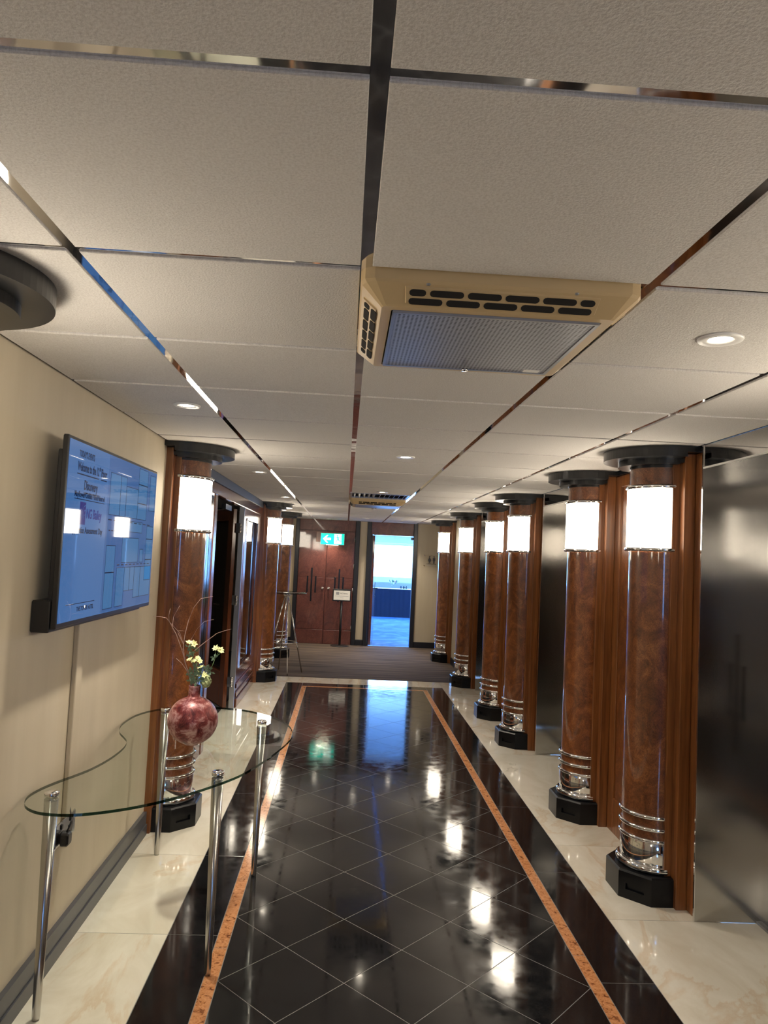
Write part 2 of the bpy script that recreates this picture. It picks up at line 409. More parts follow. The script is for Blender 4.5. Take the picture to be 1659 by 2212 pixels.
for x0, x1 in ((-.624, -.598), (0, .026), (.627, .653), (1.257, 1.283)):
    for k in range(0, len(ys), 3):
        a = ys[k]-.013; b = min(ys[k]+3*.6462-.013, YE-.003)
        if b > a: recenter(obj('ceiling_bar', MB().box(x0+.0005, x1-.0005, a+.001, b, 2.2675, 2.299), 'bar', ceil))
for y in ys[1:]:
    for x0, x1 in XS:
        if y < YE-.05: recenter(obj('cross_bar', MB().box(x0, x1, y-.0255, y-.0005, 2.2685, 2.299), 'bar', ceil))
recenter(obj('shadow_gap_trim', MB().box(XL, XL+.010, YB, YE-.002, 2.268, 2.299), 'black', ceil))  # black colour stands in for the shadow gap between ceiling and wall
recenter(obj('shadow_gap_trim', MB().box(1.716, 1.72, YB, YE-.002, 2.262, 2.299), 'black', ceil))

# ================================================================ WALLS
wl = struct('wall_left', MB().box(XL-.15, XL, YB, 4.55, -.004, 2.299).box(XL-.15, XL, 9.50, YE, -.004, 2.299), 'wall')
struct('baseboard_left', MB().box(XL, XL+.020, YB, 1.46, 0, .128).box(XL, XL+.020, 2.02, 4.40, 0, .128).box(XL, XL+.026, 2.02, 4.40, .0, .060).box(XL, XL+.026, YB, 1.46, 0, .060)
       .box(XL, XL+.02, 9.95, 11.5, 0, .12).box(XL, XL+.02, 12.08, YE-.02, 0, .12), 'skirt')
# right wall: wood panelled stretches between the lift doorways, then plain
wr = struct('wall_right', MB().box(XR+.02, XR+.12, 3.528, 5.405, -.004, 2.299).box(XR+.02, XR+.12, 6.465, 8.40, -.004, 2.299)
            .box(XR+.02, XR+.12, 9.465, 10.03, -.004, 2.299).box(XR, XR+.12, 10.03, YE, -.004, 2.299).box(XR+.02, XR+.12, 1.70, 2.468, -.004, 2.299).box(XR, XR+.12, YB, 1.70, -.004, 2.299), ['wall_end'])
struct('baseboard_right', MB().box(XR-.02, XR, 10.1, 11.7, 0, .11).box(XR-.02, XR, 12.3, YE-.02, 0, .11), 'skirt_black')
for a, b, mid in ((3.530, 5.403, (4.10, 4.73)), (6.467, 8.398, (7.04, 7.68)), (9.467, 10.03, None), (1.80, 2.466, None)):
    if mid:
        p0, p1 = mid
        spans = [(a, p0+.085), (p1-.085, b)]
        recenter(obj('wood_panel', MB().box(XR+.012, XR+.02, p0+.085, p1-.085, .21, 2.16), 'burl', wr))
        recenter(obj('panel_rail', MB().cbox(XR, XR+.02, p0+.085, p1-.085, 0, .21, .003, 'y'), 'wood', wr))
        recenter(obj('panel_rail', MB().cbox(XR, XR+.02, p0+.085, p1-.085, 2.16, 2.235, .003, 'y'), 'wood', wr))
    else: spans = [(a, b)]
    for y0, y1 in spans: recenter(obj('wood_stile', MB().cbox(XR, XR+.02, y0, y1, 0, 2.235, .003, 'z'), 'wood', wr))
    recenter(obj('black_frieze', MB().box(XR-.012, XR+.02, a, b, 2.236, 2.263), 'black', wr))
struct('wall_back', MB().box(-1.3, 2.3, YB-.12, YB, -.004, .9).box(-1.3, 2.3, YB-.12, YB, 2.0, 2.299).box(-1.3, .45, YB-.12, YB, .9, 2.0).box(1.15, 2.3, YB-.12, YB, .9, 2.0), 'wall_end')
wb = struct('window_1', MB().box(.45, .50, YB-.09, YB-.03, .9, 2.0).box(1.10, 1.15, YB-.09, YB-.03, .9, 2.0).box(.50, 1.10, YB-.09, YB-.03, .9, .95).box(.50, 1.10, YB-.09, YB-.03, 1.95, 2.0), 'skirt')
obj('pane', MB().box(.50, 1.10, YB-.065, YB-.059, .95, 1.95), 'pane', wb)

# ---- end wall with two doorways
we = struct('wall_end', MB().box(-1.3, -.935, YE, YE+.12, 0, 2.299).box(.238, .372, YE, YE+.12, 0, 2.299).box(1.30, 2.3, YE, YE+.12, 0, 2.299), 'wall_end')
struct('baseboard_end', MB().cbox(.239, .371, YE-.018, YE, 0, .11, .004, 'x').cbox(1.301, XR-.001, YE-.018, YE, 0, .11, .004, 'x').cbox(-1.06, -.936, YE-.018, YE, 0, .11, .004, 'x'), 'skirt_black')
# double doors
d1 = struct('door_2', MB().cbox(-.935, -.866, YE-.03, YE+.1, 0, 2.299, .006).cbox(.157, .238, YE-.03, YE+.1, 0, 2.299, .006), 'skirt_black')
obj('transom_panel', MB().cbox(-.866, .157, YE+.005, YE+.05, 2.066, 2.299, .003), 'burl_red', d1); obj('light_block_board', MB().box(-.866, .157, YE+.065, YE+.09, 0, 2.299), 'skirt_black', d1)  # added unseen board stops far-room light leaking through the leaf gaps
for s_, (x0, x1) in enumerate(((-.864, -.357), (-.353, .155))):
    lf = obj('door_leaf', MB().box(x0, x1, YE+.022, YE+.06, .004, 2.062), 'burl_red', d1)
    for z0, z1 in ((.008, .258), (.268, 1.206), (1.212, 2.058)):
        p = recenter(obj('raised_panel', MB().cbox(x0+.006, x1-.006, YE+.010, YE+.022, z0, z1, .003, 'y'), 'burl_red', d1))
    mx = -.606 if s_ == 0 else -.105
    for dx, z0, z1 in ((0, .770, 1.373), (-.074, .925, 1.225), (.074, .925, 1.225)):
        recenter(obj('black_bar_inlay', MB().cbox(mx+dx-.014, mx+dx+.014, YE+.002, YE+.012, z0, z1, .003, 'z'), 'black', d1))
    kx = -.405 if s_ == 0 else -.292
    kb = MB().ball((kx, YE-.035, 1.012), .024, 14).tube([(kx, YE+.012, 1.012), (kx, YE-.03, 1.012)], .009, 10)
    kb.tube([(kx, YE+.011, 1.012), (kx, YE+.004, 1.012)], .026, 16); obj('door_knob', kb, 'chrome', d1)
for z in (.30, .98, 1.42, 1.92): obj('hinge', MB().tube([(.15, YE-.002, z-.05), (.15, YE-.002, z+.05)], .007, 8), 'chrome', d1)
# open doorway
d2 = struct('door_3', MB().cbox(.372, .446, YE-.03, YE+.1, 0, 2.299, .006).cbox(1.226, 1.30, YE-.03, YE+.1, 0, 2.299, .006).box(.446, .474, YE, YE+.12, 0, 2.03), 'skirt_black')
obj('transom_panel', MB().cbox(.446, 1.226, YE+.005, YE+.06, 2.030, 2.299, .003), 'burl_red', d2)
lf = obj('door_leaf', MB().cbox(0, .045, 0, .74, .01, 2.02, .003), 'burl_red', d2, (.478, YE+.125, 0), -math.radians(5.5))
hb = MB().tube([(.045, .66, 1.02), (.10, .66, 1.02), (.10, .54, 1.02)], .010, 10).tube([(.045, .66, .86), (.054, .66, .86)], .022, 12).box(.045, .050, .635, .685, .92, 1.14)
obj('lever_handle', hb, 'black_plastic', lf)
obj('closer_box', MB().cbox(1.185, 1.226, YE+.05, YE+.12, 1.965, 2.01, .004, 'y'), 'black_plastic', d2)

# ================================================================ ROOM BEYOND
struct('floor_far_room', MB().box(-1.6, 4.2, YE+.12, 21.2, -.05, .002), 'carpet_blue')
struct('ceiling_far_room', MB().box(-1.6, 4.2, YE+.12, 21.3, 2.27, 2.35), 'white')
struct('wall_far_left', MB().box(-1.7, -1.6, YE+.1, 21.3, 0, 2.3), 'white'); struct('wall_far_right', MB().box(4.2, 4.3, YE+.1, 21.3, 0, 2.3), 'white')
struct('wall_far_end', MB().box(-1.6, 4.2, 21.1, 21.24, -.05, 1.02).box(-1.6, 4.2, 21.1, 21.24, 2.0, 2.27).box(-1.6, 4.2, 20.9, 21.1, 2.02, 2.27).box(-1.6, 4.2, 21.02, 21.1, .90, .93), 'white')
wf = struct('window_2', MB().box(-1.6, 4.2, 21.14, 21.18, 1.02, 1.06).box(-1.6, 4.2, 21.14, 21.18, 1.96, 2.0).box(-1.6, -1.55, 21.14, 21.18, 1.06, 1.96).box(.35, .40, 21.14, 21.18, 1.06, 1.96).box(2.1, 2.15, 21.14, 21.18, 1.06, 1.96).box(4.15, 4.2, 21.14, 21.18, 1.06, 1.96), 'white')
for a, b in ((-1.55, .35), (.40, 2.1), (2.15, 4.15)): obj('pane', MB().box(a, b, 21.157, 21.163, 1.06, 1.96), 'window_glass', wf)
def clothtable():
    t_ = thing('draped_table', 'long table under a floor-length dark navy cloth in the bright room beyond the open doorway', 'table', (1.35, 20.45, 0))
    n = 90; pts = []
    for i in range(n+1):
        x = -1.15+2.3*i/n; pts.append((x, -.24+.006*math.sin(i*1.3)+.004*math.sin(i*2.9)))
    mb = MB(); vs = [(x, y-.02, .004) for x, y in pts]+[(x, -.235, .762) for x, _ in pts]
    mb.add(vs, [(i, i+1, n+2+i, n+1+i) for i in range(n)], 0, True)
    mb.box(-1.15, 1.15, -.235, .24, .745, .762).box(-1.15, -1.145, -.235, .24, .004, .75).box(1.145, 1.15, -.235, .24, .004, .75)
    obj('cloth', mb, 'cloth', t_); obj('white_runner', MB().box(-1.14, 1.14, -.232, .23, .7625, .768), 'paper', t_)
clothtable()
fa = thing('flower_posy', 'round posy of cream and blush flowers on the navy table beyond the doorway', 'flowers', (1.335, 20.36, .768))
obj('vase', MB().lathe([(.035, 0), (.055, .03), (.045, .07), (.05, .09)], n=16), 'clear', fa)
rr = random.Random(3)
for k in range(14):
    a = rr.uniform(0, 2*PI); e = rr.uniform(0, 1.3); r = .085
    p = (r*math.cos(a)*math.cos(e), r*math.sin(a)*math.cos(e), .13+r*math.sin(e))
    mb = MB().ball(p, rr.uniform(.024, .036), 8)
    for q in range(4): mb.ball((p[0]+rr.uniform(-.012, .012), p[1]+rr.uniform(-.012, .012), p[2]+rr.uniform(-.005, .016)), .016, 6)
    obj('bloom', mb, ['cream', 'pink', 'rose', 'cream'][k % 4], fa)
mb = MB()
for k in range(7):
    a = k*.9; mb.add([(.06*math.cos(a), .06*math.sin(a), .12), (.12*math.cos(a-.2), .12*math.sin(a-.2), .2), (.135*math.cos(a), .135*math.sin(a), .25), (.12*math.cos(a+.2), .12*math.sin(a+.2), .2)], [(0, 1, 2, 3)])
obj('foliage', mb, 'leaf', fa)
for k, (x, lab) in enumerate(((1.545, 'small glass tealight holder nearest the flower posy on the navy table'), (1.62, 'small glass tealight holder in the middle of three on the navy table'), (1.69, 'small glass tealight holder furthest right of three on the navy table'))):
    tg = thing('tealight_holder', lab, 'candle holder', (x, 20.35, .768), group='tealight holders on the navy table')
    obj('glass_cup', MB().lathe([(.0, 0), (.022, 0), (.028, .04), (.026, .085), (.022, .085), (.022, .02), (0, .02)], n=14), 'pane', tg); obj('candle', MB().lathe([(.018, .021), (.018, .045), (0, .046)], n=10), 'ink_grey', tg)

# ================================================================ LEFT GLAZED DOORWAY (between the first two left columns)
d0 = struct('door_1', MB().cbox(XL-.06, XL+.004, 4.90, 9.42, 2.09, 2.185, .004, 'y').cbox(XL-.06, XL+.004, 6.08, 6.20, 0, 2.09, .004).cbox(XL-.06, XL+.004, 4.86, 4.95, 0, 2.09, .004).box(XL-.15, XL-.06, 4.5, 4.9, 0, 2.29), 'wood_dark')
obj('fascia', MB().box(XL-.06, XL+.014, 4.88, 9.43, 2.185, 2.2625), 'navy', d0)
# sidelight next to the column
obj('kick_rail', MB().cbox(XL-.05, XL-.002, 4.95, 6.08, 0, .33, .004, 'y'), 'wood_dark', d0)
obj('glass_pane', MB().box(XL-.03, XL-.024, 4.95, 6.08, .33, 2.09), 'pane', d0)
obj('chrome_bead', MB().box(XL-.022, XL-.004, 4.95, 4.97, .33, 2.09).box(XL-.022, XL-.004, 6.06, 6.08, .33, 2.09).box(XL-.022, XL-.004, 4.97, 6.06, .33, .35), 'chrome', d0)
def leaf_bm(): pass
# fixed leaf on the right of the opening
fx = obj('fixed_leaf', MB().cbox(XL-.05, XL-.004, 7.86, 8.08, 0, 2.09, .004).cbox(XL-.05, XL-.004, 9.06, 9.40, 0, 2.09, .004).cbox(XL-.05, XL-.004, 8.08, 9.06, 0, .385, .004, 'y').cbox(XL-.05, XL-.004, 8.08, 9.06, 1.99, 2.09, .004, 'y'), 'wood_dark', d0)
obj('glass_pane', MB().box(XL-.03, XL-.024, 8.08, 9.06, .385, 1.99), 'pane', fx)
obj('chrome_bead', MB().box(XL-.004, XL+.006, 8.08, 8.10, .385, 1.99).box(XL-.004, XL+.006, 9.04, 9.06, .385, 1.99).box(XL-.004, XL+.006, 8.10, 9.04, .385, .405).box(XL-.004, XL+.006, 8.10, 9.04, 1.97, 1.99), 'chrome', fx)
for z in (.105, .20): obj('base_moulding', MB().cbox(XL-.004, XL+.012, 7.90, 9.38, z, z+.05, .006, 'y'), 'wood_dark', fx)
obj('skirting', MB().cbox(XL-.004, XL+.018, 7.90, 9.38, 0, .09, .006, 'y'), 'wood_dark', fx)
obj('steel_jamb', MB().box(XL-.05, XL+.002, 7.825, 7.856, 0, 2.09), 'galv', d0)
# swung-open leaf, hinged on the steel jamb
ol = obj('door_leaf', MB().cbox(-.04, 0, 0, .15, .01, 2.07, .003).cbox(-.04, 0, .69, .80, .01, 2.07, .003).cbox(-.04, 0, .15, .69, .01, .36, .003, 'y').cbox(-.04, 0, .15, .69, 1.95, 2.07, .003, 'y'), 'wood_dark', d0, (XL-.075, 7.84, 0), math.radians(27))
obj('glass_pane', MB().box(-.023, -.017, .15, .69, .36, 1.95), 'pane', ol)
obj('chrome_bead', MB().box(0, .008, .15, .165, .36, 1.95).box(0, .008, .675, .69, .36, 1.95).box(0, .008, .165, .675, .36, .38).box(0, .008, .165, .675, 1.93, 1.95), 'chrome', ol)
obj('lever_handle', MB().tube([(0, .745, 1.02), (.055, .745, 1.02), (.055, .62, 1.02)], .010, 10).box(0, .006, .725, .765, .92, 1.12), 'chrome', ol)
for z in (.28, 1.12, 1.87):
    hb = MB().box(XL-.075, XL-.025, 7.812, 7.824, z-.05, z+.05)
    for q in range(3): hb.tube([(XL-.028, 7.81, z-.05+q*.0345), (XL-.028, 7.81, z-.019+q*.0345)], .009, 10)
    obj('hinge', hb, 'chrome', d0)
obj('closer_arm', MB().box(XL-.10, XL-.06, 7.0, 7.35, 2.02, 2.07).tube([(XL-.09, 7.1, 2.03), (XL-.30, 7.45, 2.03)], .008, 8), 'black_plastic', d0)
# dim side room behind it
struct('floor_side_room', MB().box(-4.6, XL-.12, 4.5, 12.2, -.004, .003), 'carpet_dark'); struct('ceiling_side_room', MB().box(-4.6, XL-.15, 4.5, 12.2, 2.27, 2.35), 'white')
struct('wall_side_room_left', MB().box(-4.7, -4.6, 4.4, 12.3, 0, 2.3), 'wall_end'); struct('wall_side_room_near', MB().box(-4.6, XL-.15, 4.4, 4.5, 0, 2.3), 'wall_end'); struct('wall_side_room_far', MB().box(-4.6, XL-.15, 12.2, 12.3, 0, 2.3), 'wall_end')

# ================================================================ LIFT DOORWAYS
def lift(y0, y1, lab, tag_=True):
    t_ = thing('lift_doorway', lab, 'elevator', (1.72, (y0+y1)/2, 0), group=None)
    h = (y1-y0)/2
    def bx(n, m_, *a): return recenter(obj(n, MB().box(*a), m_, t_))
    bx('header', 'mirror', 0, .02, -h, h, 2.155, 2.2615); bx('soffit', 'mirror', .02, .33, -h, h, 2.155, 2.17)
    bx('side_panel', 'mirrorpanel', 0, .325, h-.012, h, .002, 2.155); bx('side_panel', 'mirrorpanel', 0, .325, -h, -h+.012, .002, 2.155)
    bx('edge_strip', 'chrome', -.004, 0, h-.012, h-.002, .002, 2.2615); bx('edge_strip', 'chrome', -.004, 0, -h+.002, -h+.012, .002, 2.2615)
    for a, b in ((-h+.012, -.002), (.002, h-.012)):
        lf = bx('lift_door', 'steel', .325, .345, a, b, .012, 2.155)
        mx = (a+b)/2
        for dy, z0, z1 in ((0, .714, 1.331), (-.064, .90, 1.175), (.064, .90, 1.175)):
            bx('black_bar_inlay', 'black', .3225, .325, mx+dy-.010, mx+dy+.010, z0, z1)
    bx('header_trim', 'white_plastic', -.005, .004, -h+.012, h-.012, 2.147, 2.1545)
    bx('sill', 'galv', .30, .36, -h, h, 0, .012)
    bx('shadow_gap', 'hole', .346, .36, -h, h, .012, 2.155)
    return t_
m = M['mirror'].copy(); m.name = 'brushed_mirror_steel'; t, b = nt(m); b.inputs['Roughness'].default_value = .07; b.inputs['Base Color'].default_value = (.50, .49, .475, 1)
v = coords(t, (1, 1, .7), False); bump(t, b, noise(t, v, 3.0, 1), .18, .012); M['mirrorpanel'] = m
b.inputs['Anisotropic'].default_value = .85; b.inputs['Roughness'].default_value = .115
tg_ = node(t, 'ShaderNodeTangent', direction_type='RADIAL', axis='Z'); t.links.new(tg_.outputs[0], b.inputs['Tangent'])
lift(2.468, 3.528, 'steel lift doorway nearest the camera, right of the nearest lamp column')
lift(5.405, 6.465, 'steel lift doorway between the second and third lamp columns on the right')
lift(8.40, 9.465, 'steel lift doorway between the fourth and fifth lamp columns on the right, mostly hidden')

# ================================================================ LAMP COLUMNS
HALF = (PI/2, 3*PI/2)
def arc_poly(r, x1, n=40):
    a = math.acos(max(-1, min(1, x1/r))) if x1 < r else 0
    return [(r*math.cos(a+(2*PI-2*a)*i/n), r*math.sin(a+(2*PI-2*a)*i/n)) for i in range(n+1)]
def ring(t_, z, major, minor, name='chrome_ring', h=None):
    prof = [(major+minor*math.cos(a)-minor*.2, minor*(h or 1)*math.sin(a)) for a in [2*PI*i/10 for i in range(11)]]
    return obj(name, MB().lathe(prof, (0, 0, z), 28, *HALF, caps=False), 'chrome', t_)
def column():
    t_ = thing('lamp_column', '', 'column', (0, 0, 0), group='burl wood lamp columns along the corridor')
    # plinth with a recessed slot in each angled face
    P = [(-.21, -.09), (-.09, -.21), (.045, -.21), (.045, .21), (-.09, .21), (-.21, .09)]
    mb = MB(); zt = .135
    n = len(P)
    for i in range(n):
        a, b2 = P[i], P[(i+1) % n]
        if i in (0, 4):
            us = (0, .22, .78, 1); zs = (0, .045, .075, zt-.008); dx, dy = b2[0]-a[0], b2[1]-a[1]; L = math.hypot(dx, dy); nx, ny = -dy/L, dx/L
            if (a[0]+dx/2)*nx+(a[1]+dy/2)*ny > 0: nx, ny = -nx, -ny
            vs = [(a[0]+dx*u, a[1]+dy*u, z) for z in zs for u in us]
            fs = [(r*4+c, r*4+c+1, r*4+c+5, r*4+c+4) for r in range(3) for c in range(3) if not (r == 1 and c == 1)]
            mb.add(vs, fs); q = [vs[5], vs[6], vs[10], vs[9]]; q2 = [(p[0]+nx*.014, p[1]+ny*.014, p[2]) for p in q]
            mb.add(q+q2, [(0, 1, 5, 4), (1, 2, 6, 5), (2, 3, 7, 6), (3, 0, 4, 7), (4, 5, 6, 7)])
        else: mb.add([(a[0], a[1], 0), (b2[0], b2[1], 0), (b2[0], b2[1], zt-.008), (a[0], a[1], zt-.008)], [(0, 1, 2, 3)])
    top = [(p[0]*.965 if p[0] < 0 else p[0], p[1]*.965, zt) for p in P]
    mb.add([(p[0], p[1], zt-.008) for p in P]+top, [(i, (i+1) % n, n+(i+1) % n, n+i) for i in range(n)]+[tuple(range(n, 2*n))])
    obj('plinth', mb, 'basepaint', t_)
    obj('metal_band', MB().lathe([(.158, .14), (.163, .145), (.163, .285), (.158, .29)], n=32, a0=HALF[0], a1=HALF[1], caps=False), 'chrome', t_)
    ring(t_, .153, .168, .020); ring(t_, .290, .163, .0105); ring(t_, .346, .163, .0105); ring(t_, .405, .163, .0105)
    sh = MB().lathe([(.157, .13), (.157, 1.738)], n=36, a0=HALF[0], a1=HALF[1], caps=False).box(-.002, .01, -.157, .157, .135, 1.738)
    obj('shaft', sh, 'burl', t_)
    for q in (PI, 5*PI/4+.5): pass
    obj('pilaster', MB().cbox(-.015, .045, -.177, .177, .135, 2.19, .002), 'wood', t_)
    obj('pilaster', MB().cbox(.02, .0745, -.235, .235, 0, 2.234, .002), 'wood', t_)
    obj('lamp_shade', MB().lathe([(.165, 1.757), (.172, 1.760), (.172, 2.060), (.165, 2.063)], n=40, a0=HALF[0], a1=HALF[1], caps=False)
        .box(-.016, -.001, -.172, .172, 1.757, 2.063), 'shade', t_)
    for z in (1.747, 2.073):
        g = MB().lathe([(.160, z-.011), (.177, z-.010), (.181, z-.004), (.181, z+.004), (.177, z+.010), (.160, z+.011)], n=36, a0=HALF[0], a1=HALF[1], caps=False)
        rg = obj('shade_ring', g, 'chrome', t_)
        sc = MB()
        for a in (PI*.62, PI*.8, PI, PI*1.2, PI*1.38): sc.ball((.183*math.cos(a), .183*math.sin(a), z), .0055, 8)
        obj('ring_screws', sc, 'chrome', rg)['kind'] = 'stuff'
    obj('burl_collar', MB().lathe([(.162, 2.084), (.162, 2.172)], n=36, a0=HALF[0], a1=HALF[1], caps=False).box(-.004, .01, -.162, .162, 2.084, 2.172), 'burl', t_)
    obj('cap_disc', MB().prism(arc_poly(.166, .0), 2.171, 2.182, smooth=False), 'disc', t_)
    obj('cap_disc', MB().prism(arc_poly(.224, .0), 2.182, 2.211).box(0, .02, -.2235, .2235, 2.191, 2.211), 'disc', t_)
    obj('cap_disc', MB().prism(arc_poly(.300, .0), 2.211, 2.262).box(0, .0735, -.2995, .2995, 2.235, 2.262), 'disc', t_)
    return t_
proto = column()
RX, LX = 1.66, 2*CX-1.66
cols = [(RX, 3.863, 0, 'nearest lamp column on the right, in front of the steel lift panel'),
        (RX, 4.970, 0, 'second lamp column from the camera on the right side'),
        (RX, 6.803, 0, 'third lamp column from the camera on the right, beyond the second lift doorway'),
        (RX, 7.917, 0, 'fourth lamp column from the camera on the right side'),
        (RX, 9.805, 0, 'fifth lamp column from the camera on the right, last one standing on marble'),
        (RX, 12.02, 0, 'farthest lamp column on the right, on brown carpet by the toilet sign'),
        (LX, 4.646, PI, 'nearest full lamp column on the left, behind the rose vase and glass table'),
        (LX, 9.66, PI, 'second lamp column on the left, beyond the glazed doorway'),
        (LX, 11.81, PI, 'farthest lamp column on the left, behind the tall round table'),
        (LX, 1.735, PI, 'lamp column at the left edge showing only its dark ceiling disc'),
        (RX, 2.03, 0, 'lamp column beside the camera on the right, seen only in reflections'),
        (RX, .92, 0, 'lamp column behind the camera on the right wall'),
        (LX, -1.17, PI, 'lamp column behind the camera on the left wall')]
for i, (x, y, rz, lab) in enumerate(cols):
    if i == 0: proto.location = (x, y, 0); proto['label'] = lab
    else: dup(proto, (x, y, 0), rz, lab)

# ================================================================ RECESSED DOWNLIGHTS
dl = [(.959, 1.884, 'recessed round downlight right of the near air-conditioning cassette'), (-.721, 3.23, 'recessed round downlight above the wall screen on the left'),
      (-.712, 5.84, 'recessed round downlight just beyond the nearest left column'), (-.712, 8.38, 'recessed round downlight before the second left column'),
      (.335, 4.52, 'recessed round downlight midway along the ceiling between the two cassettes'), (.318, 7.12, 'recessed round downlight just in front of the louvred grille'),
      (-.359, 13.25, 'small downlight by the wooden double doors at the corridor end'), (.302, 12.29, 'small downlight over the carpet beyond the smoke detector'),
      (.922, 13.15, 'small downlight above the open doorway at the corridor end'), (.33, -.7, 'recessed round downlight behind the camera'), (-2.6, 8.6, 'unseen fill lamp added in the dim side room behind the glazed door'), (-1.9, 6.4, 'second unseen fill lamp added in the side room, nearer the glazed door')]  # last two are unseen lamps added to brighten the side room
p0 = None
for i, (x, y, lab) in enumerate(dl):
    if p0 is None:
        p0 = thing('downlight', lab, 'ceiling light', (x, y, ZC-.001), group='recessed ceiling downlights')
        obj('trim_ring', MB().lathe([(.030, -.001), (.034, -.004), (.056, -.005), (.058, -.001), (.058, .001), (.030, .001)], n=28, caps=False), 'white_plastic', p0)
        obj('lens', MB().lathe([(.0, -.001), (.030, -.001), (.030, .0008), (0, .0008)], n=24, caps=False), 'lamp', p0); t_ = p0
    else: t_ = dup(p0, (x, y, ZC-.001), 0, lab)
    l = bpy.data.lights.new('downlight_beam', 'SPOT'); l.energy = SPOT_W*4; l.spot_size = math.radians(110); l.spot_blend = .8; l.shadow_soft_size = .03; l.color = (1, .89, .74)
    lo = bpy.data.objects.new('downlight_beam', l); C.objects.link(lo); lo.parent = t_; lo.location = (0, 0, -.012)

# ================================================================ AIR CASSETTES, GRILLE, DETECTOR
def pill(u0, u1, v0, v1, n=5):
    r = (v1-v0)/2; pts = []
    for k in range(n+1): a = -PI/2+PI*k/n; pts.append((u1-r+r*math.cos(a), v0+r+r*math.sin(a)))
    for k in range(n+1): a = PI/2+PI*k/n; pts.append((u0+r+r*math.cos(a), v0+r+r*math.sin(a)))
    return pts
def cassette(lab, loc):
    t_ = thing('air_cassette', lab, 'air conditioner', loc, group='ceiling air-conditioning cassettes')
    ho, hm, hf = .311, .311, .262          # outer lip, slope start, face half widths
    def rr_(h, z, c=.03): return [(-h+c,-h,z),(h-c,-h,z),(h-c*.3,-h+c*.3,z),(h,-h+c,z),(h,h-c,z),(h-c*.3,h-c*.3,z),(h-c,h,z),(-h+c,h,z),(-h+c*.3,h-c*.3,z),(-h,h-c,z),(-h,-h+c,z),(-h+c*.3,-h+c*.3,z)]
    rings = [rr_(ho, 2.275), rr_(hm, 2.244), rr_(hm-.004, 2.238), rr_(hf+.004, 2.203, .012), rr_(hf, 2.200, .012), rr_(hf-.022, 2.200, .006), rr_(hf-.024, 2.206, .006)]
    mb = MB(); n = 12; vs = [p for r in rings for p in r]
    mb.add(vs, [(j*n+i, j*n+(i+1) % n, (j+1)*n+(i+1) % n, (j+1)*n+i) for j in range(len(rings)-1) for i in range(n)])
    obj('housing', mb, 'plastic', t_)
    g = hf-.026
    gr = obj('grille_panel', MB().box(-g, g, -g, g, 2.197, 2.207), 'perf', t_)
    fr = MB()
    for a in ((-g, g, -g, -g+.008), (-g, g, g-.008, g), (-g, -g+.008, -g, g), (g-.008, g, -g, g)): fr.box(a[0], a[1], a[2], a[3], 2.1955, 2.198)
    obj('grille_edge', fr, 'galv', gr); obj('latch', MB().lathe([(0, -.006), (.008, -.006), (.010, 0)], (0, g-.010, 2.197), 12), 'chrome', gr)
    obj('rating_label', MB().box(g-.07, g-.025, g-.045, g-.015, 2.1964, 2.197), 'paper', gr)
    # vents on the four slopes, slots drawn as dark raised pills
    z_a, z_b = 2.238, 2.203; sl = math.atan2(z_a-z_b, (hm-.004)-(hf+.004)); Ls = math.hypot(z_a-z_b, hm-hf-.008)
    for s in range(4):
        A = s*PI/2
        ca, sa = math.cos(A), math.sin(A)
        def P(u, v_, off):   # u along, v_ down the slope from the lip, off outwards
            dist = (hm-.004)-v_*math.cos(sl); z = z_a-v_*math.sin(sl)-off*math.cos(sl); dist += off*math.sin(sl)
            x, y = u, -dist; return (x*ca-y*sa, x*sa+y*ca, z)
        mb = MB(); w0 = .215; q = [(-w0, .006), (w0, .006), (w0*.985, Ls-.006), (-w0*.985, Ls-.006)]
        mb.add([P(u, v_, .0) for u, v_ in q]+[P(u*.992, .003+v_*.90, .003) for u, v_ in q], [(4, 5, 6, 7), (0, 1, 5, 4), (1, 2, 6, 5), (2, 3, 7, 6), (3, 0, 4, 7)])
        vt = obj('vent_panel', mb, 'plastic', t_)
        row1 = [(-.205, -.168), (-.160, -.085), (-.077, -.002), (.006, .081), (.089, .164), (.172, .205)]
        row2 = [(-.205, -.130), (-.122, -.047), (-.039, .036), (.044, .119), (.127, .202)]
        for row, (v0, v1) in ((row1, (.012, .0275)), (row2, (.033, .0485))):
            for u0, u1 in row:
                pp = pill(u0, u1, v0, v1); k = len(pp)
                hm_ = MB().add([P(a, b_, .0022) for a, b_ in pp]+[P(a, b_, .0042) for a, b_ in pp], [tuple(range(k, 2*k))]+[(i, (i+1) % k, k+(i+1) % k, k+i) for i in range(k)])
                obj('slot_shade_pill', hm_, 'hole', vt)  # raised pill, its dark colour stands for the shade inside a slot
    for x in (-.165, .16): obj('screw', MB().ball((x, -hm+.006, 2.2385), .0055, 10, sq=(1, 1, .6)), 'galv', t_)
    return t_
CXc = .3135
ac = cassette('yellowed air-conditioning cassette nearest the camera, with perforated grey grille', (CXc, 1.868, 0))
dup(ac, (CXc, 8.345, 0), 0, 'distant air-conditioning cassette beside the smoke detector')
vg = thing('louvred_grille', 'louvred metal air grille in the ceiling just before the distant cassette', 'vent', (CXc, 7.70, 0))
obj('frame', MB().box(-.30, .30, -.31, -.285, 2.262, 2.28).box(-.30, .30, .275, .30, 2.262, 2.28).box(-.30, -.28, -.285, .275, 2.262, 2.28).box(.28, .30, -.285, .275, 2.262, 2.28), 'galv', vg)
obj('backing', MB().box(-.28, .28, -.285, .275, 2.290, 2.294), 'hole', vg)
